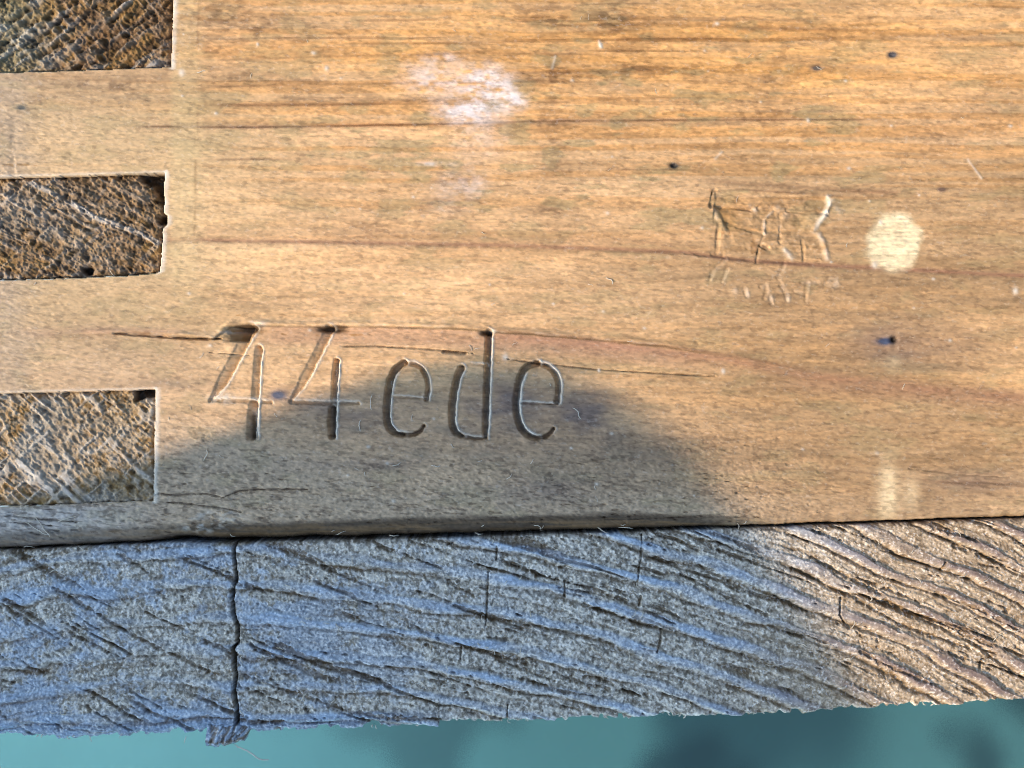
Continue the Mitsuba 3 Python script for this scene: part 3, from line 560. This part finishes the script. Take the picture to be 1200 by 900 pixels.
for j, pts in enumerate(([(582, 641), (582, 652), (581, 658)], [(572, 672), (571, 700), (569, 735)], [(662, 682), (662, 700)], [(753, 628), (752, 655), (747, 688)], [(752, 700), (750, 712)], [(776, 740), (775, 755), (771, 767)], [(595, 828), (594, 845)], [(1110, 660), (1106, 670)], [(988, 702), (986, 722), (993, 732)], [(530, 638), (524, 640)], [(540, 760), (539, 775)], [(1152, 785), (1154, 775), (1166, 772)])):
    pcut(pts, 1.35, 4, .6, .8, 2 + j, 10 + j)
# long tears beside the rings
for pts in ([(590, 658), (625, 672), (650, 682)], [(610, 668), (650, 681)], [(525, 683), (545, 695), (556, 700)], [(700, 715), (745, 730), (772, 738)], [(685, 708), (705, 717)], [(570, 768), (600, 782), (650, 800)], [(415, 791), (445, 798)], [(505, 799), (520, 802)], [(535, 756), (550, 761)],
            [(400, 834), (440, 842), (480, 845), (515, 846)], [(278, 847), (300, 851), (330, 848)], [(285, 795), (310, 803), (345, 816), (400, 834)], [(60, 690), (100, 715), (150, 745), (190, 765), (245, 790)], [(70, 730), (90, 741)], [(30, 784), (50, 792)], [(0, 800), (12, 802)], [(135, 650), (170, 672)],
            [(955, 655), (985, 672), (1035, 698)], [(1040, 705), (1100, 730), (1165, 758)], [(1120, 640), (1160, 655), (1200, 672)], [(1100, 696), (1150, 715), (1200, 742)], [(1010, 765), (1050, 785), (1100, 805)], [(800, 675), (850, 700), (900, 722)], [(930, 668), (1000, 700), (1060, 735), (1140, 762)], [(650, 790), (690, 806), (760, 818)]):
    pcut(pts, 2.3, 3.6, 3.2, .7, 0, 40)
# edges: top arris slightly worn, bottom arris frayed and blue-grey on the left
PH -= 5 * np.clip(1 - dt2 / 5, 0, 1) ** 2
bw = np.interp(PU, [-60, 0, 300, 480, 512, 516, 1200], [20, 19, 13, 11, 9, 5, 4])
qb = np.clip(1 - de / bw, 0, 1); PH -= bw * .8 * (1 - np.sqrt(np.maximum(1 - qb ** 2, 0)))
PB -= .55 * bump(de, bw + 2, 2.2) * sst(520, 480, PU) * sst(.45, .6, n2(PU, PV, 22, 8, 121))
PB += .8 * np.clip(1 - de / 4.0, 0, 1) * sst(.40, .60, n2(PU, PV, 8, 5, 122)) * np.interp(PU, [0, 400, 520, 700, 1200], [.35, .5, .9, 1, .8])
PP = wxyz(pad(PU), pad(PV), pad(PH))
for sl_ in (np.s_[0], np.s_[-1], np.s_[:, 0], np.s_[:, -1]): PP[sl_][..., 2] = -BOX_H
PP[0, :, 1] -= 0
NN = grid_normals(PP); NN[NN[..., 2] < -.2] *= -1
UVp = np.stack([np.clip(pad(PA), 0, 1), np.clip(pad(PB), -1, 1)], -1)
F = grid_faces(*PP.shape[:2]); pidp = pad(pid).ravel(); fid = pidp[F].max(1)
a_, b_, c_ = PP.reshape(-1, 3), NN.reshape(-1, 3), UVp.reshape(-1, 2)
for i_ in range(0, pid.max() + 1):
    f = F[fid == i_]
    if len(f): add_raw('plank' if i_ == 0 else 'plank__crack' + ('' if i_ == 1 else '_%03d' % (i_ - 1)), a_, f, b_, c_, 'plank_wood')
scene['plank__end_grain'] = scene.pop('plank')
labels['plank'] = {'label': 'rough bluish grey end grain plank lying along the lower edge of the wooden box', 'category': 'plank'}
labels['plank__crack'] = {'label': 'long dark crack running from top to bottom edge'}

# splinter hanging from the lower edge under the long crack
su, sv = np.meshgrid(np.linspace(0, 1, 44), np.linspace(0, 1, 30))
cu = 238 + su * (50 - 6 * sv) + 3 * (1 - sv) + (n2(su * 30, sv * 30, 4, 6, 131) - .5) * 3
cv = 852 + sv * (27 - 8 * su ** 2 + (n1(su.ravel() * 40, 4, 132).reshape(su.shape) - .5) * 6) + 2 * su
hh = -8 + 6 * np.sin(sv * 2.6) * np.sin(np.pi * np.clip(su, .03, .97)) + (n2(su * 44 + sv * 8, sv * 30, 3.0, 14, 133) - .5) * 15 - 10 * sst(.75, 1, sv)
SPp = wxyz(pad(cu), pad(cv), pad(hh))
for sl_ in (np.s_[0], np.s_[-1], np.s_[:, 0], np.s_[:, -1]): SPp[sl_][..., 2] = -34 * S
Ns = grid_normals(SPp); Ns[Ns[..., 2] < -.2] *= -1
chA = .03 + .8 * sst(.66, .74, sv) + 0 * su; chB = -.9 * sst(.56, .40, n2(su * 44 + sv * 8, sv * 30, 3.0, 14, 133)) - .7 * bump(sv, .70, .05)
add_raw('plank__splinter', SPp.reshape(-1, 3), grid_faces(*SPp.shape[:2]), Ns.reshape(-1, 3), np.stack([pad(chA), pad(chB)], -1).reshape(-1, 2), 'plank_wood')
labels['plank__splinter'] = {'label': 'small torn splinter hanging below the long crack'}

# ---------------------------------------------------------------- fine pale wood fibres standing off the surfaces
def tube(pts, r):
    pts = np.asarray(pts, float); k = len(pts); ring = []
    for i in range(k):
        d = pts[min(i + 1, k - 1)] - pts[max(i - 1, 0)]; d /= np.linalg.norm(d) + 1e-9
        a = np.cross(d, [0.3, .2, .93]); a /= np.linalg.norm(a) + 1e-9; b = np.cross(d, a)
        rr_ = r * (1 if 0 < i < k - 1 else .45)
        ring.append([pts[i] + rr_ * (a * math.cos(q) + b * math.sin(q)) for q in (0, 2.094, 4.189)])
    v = np.array(ring).reshape(-1, 3); f = []
    for i in range(k - 1):
        for j in range(3):
            a, b = i * 3 + j, i * 3 + (j + 1) % 3; f += [[a, b, b + 3], [a, b + 3, a + 3]]
    return v, np.array(f)
def hair(u, v, h, L, ang, r, curl=1.0, lift=3.0, n=7):
    pts = []; a = ang; x, y = u, v
    for i in range(n):
        s_ = i / (n - 1); pts.append((x, y, h + lift * math.sin(math.pi * min(1, s_ * 1.1)) * .9 + .4))
        a += rng.normal(0, .35) * curl; x += L / (n - 1) * math.cos(a); y += L / (n - 1) * math.sin(a)
    p = np.array(pts); return tube(wxyz(p[:, 0], p[:, 1], p[:, 2]), r * S)
def gather(key, hs):
    o = 0; vs, fs = [], []
    for v, f in hs: vs.append(v); fs.append(f + o); o += len(v)
    scene[key] = mikit.ply((np.vstack(vs), np.vstack(fs)), 'fibre_pale', smooth=True)
def hb(u, v):
    i = min(max(np.searchsorted(vb, v), 0), len(vb) - 1); j = min(max(np.searchsorted(ub, u), 0), len(ub) - 1); return Hboard[i, j]
hs = []
for _ in range(40):
    u, v = rng.uniform(0, 1200), rng.uniform(0, 600)
    if rng.random() < .55: u, v = rng.uniform(190, 700), rng.uniform(390, 605)
    hs.append(hair(u, v, hb(u, v), rng.uniform(4, 9), rng.uniform(0, 6.28), rng.uniform(.28, .42), 1.0, .8))
for u, v, L, a in ((436, 463, 22, 1.6), (238, 413, 14, 1.2), (242, 526, 20, 1.1), (126, 312, 20, 1.1), (671, 478, 22, .9), (423, 492, 18, 2.2), (710, 325, 16, .9), (90, 605, 30, 2.6), (40, 604, 40, .35), (30, 612, 40, .3), (700, 618, 16, .2), (230, 85, 14, .6), (460, 545, 14, .4), (600, 555, 12, 1.9), (505, 545, 14, .3)):
    hs.append(hair(u, v, hb(u, v), L * .8, a, .5, .7, 1.4, 9))
for _ in range(14):
    u = rng.uniform(0, 900); hs.append(hair(u, edge_b(u) - rng.uniform(0, 10), -12, rng.uniform(7, 18), rng.uniform(-.6, .9), rng.uniform(.35, .6), .8, 8))
gather('wooden_box__loose_fibre', hs); labels['wooden_box__loose_fibre'] = {'label': 'fine pale wood fibres standing off the board', 'kind': 'stuff'}
hs = []
for _ in range(60):
    u = rng.choice([rng.uniform(0, 1200), rng.normal(880, 60), rng.normal(650, 60)]); b = plank_b(u); v = b - 2 - abs(rng.normal(0, 3))
    hs.append(hair(u, v, -13, rng.uniform(2, 8), rng.uniform(.2, 2.9), rng.uniform(.3, .9), .8, 2))
for _ in range(120):
    u = rng.uniform(0, 1200); v = rng.uniform(plank_t(u) + 3, plank_b(u) - 6)
    hs.append(hair(u, v, -5, rng.uniform(4, 12), rng.uniform(0, 6.28), rng.uniform(.35, .6), .9, 3))
hs.append(hair(272, 876, -12, 46, .25, .9, .6, 3, 12)); hs.append(hair(215, 866, -12, 9, 1.5, .6, .5, 1))
gather('plank__loose_fibre', hs); labels['plank__loose_fibre'] = {'label': 'fine pale fibres fraying from the sawn end grain', 'kind': 'stuff'}

# ---------------------------------------------------------------- unseen slab added between the sun and the box, shaped to cast the soft rounded shade
A_S = -2700.0                                                       # its place along the sun's path, px
ax2 = np.array([0.94, 0.34]) / np.linalg.norm([0.94, 0.34]); bx2 = np.array([ax2[1], -ax2[0]])   # away from the sun; to its right
def shade_pt(u, v):                                                 # face px -> (across, height above face) on the added slab
    x, y = u - 600, 450 - v
    return x * bx2[0] + y * bx2[1], (x * ax2[0] + y * ax2[1] - A_S) * math.tan(SUN_EL)
out = [shade_pt(*q) for q in [(-60, 600), (200, 535), (330, 480), (450, 437), (560, 415), (660, 425), (750, 470), (820, 530), (870, 600), (920, 680), (1000, 800), (1080, 950), (1120, 1200), (1080, 1500), (900, 2000)]]
from shapely.geometry import Polygon
poly = Polygon([(out[0][0], DB)] + out + [(out[-1][0] + 500, out[-1][1] - 900), (out[-1][0] + 700, DB)]).buffer(0).buffer(60).buffer(-60)
st = trimesh.creation.extrude_polygon(poly, 450, engine='earcut')
vS = st.vertices.copy()
org = ax2 * A_S
W = np.stack([(org[0] + vS[:, 0] * bx2[0] - vS[:, 2] * ax2[0]) * S, (org[1] + vS[:, 0] * bx2[1] - vS[:, 2] * ax2[1]) * S, vS[:, 1] * S], -1)
st = trimesh.Trimesh(W, st.faces, process=True); st.fix_normals()
add('added_shade_slab', st, 'shade_slab_grey', 40)
labels['added_shade_slab'] = {'label': 'grey rounded slab added out of view to cast the shade', 'category': 'added_slab'}

# dark board screen added out of view on the right: keeps the sky's light to the left
FD, n_pl = 0.34, 9
for i in range(n_pl):
    c_ = np.array([ax2[0] * FD, ax2[1] * FD]) + np.array([bx2[0], bx2[1]]) * (i - (n_pl - 1) / 2) * .145
    m = trimesh.creation.box((.022, .140, 1.3)); m.apply_transform(trimesh.transformations.rotation_matrix(math.atan2(ax2[1], ax2[0]), (0, 0, 1))); m.apply_translation((c_[0], c_[1], -BOX_H + .65))
    add('added_screen__plank' + ('_%03d' % i if i else ''), m, 'screen_dark', False)
labels['added_screen'] = {'label': 'dark upright board screen added out of view to hold back sky light', 'category': 'added_screen'}
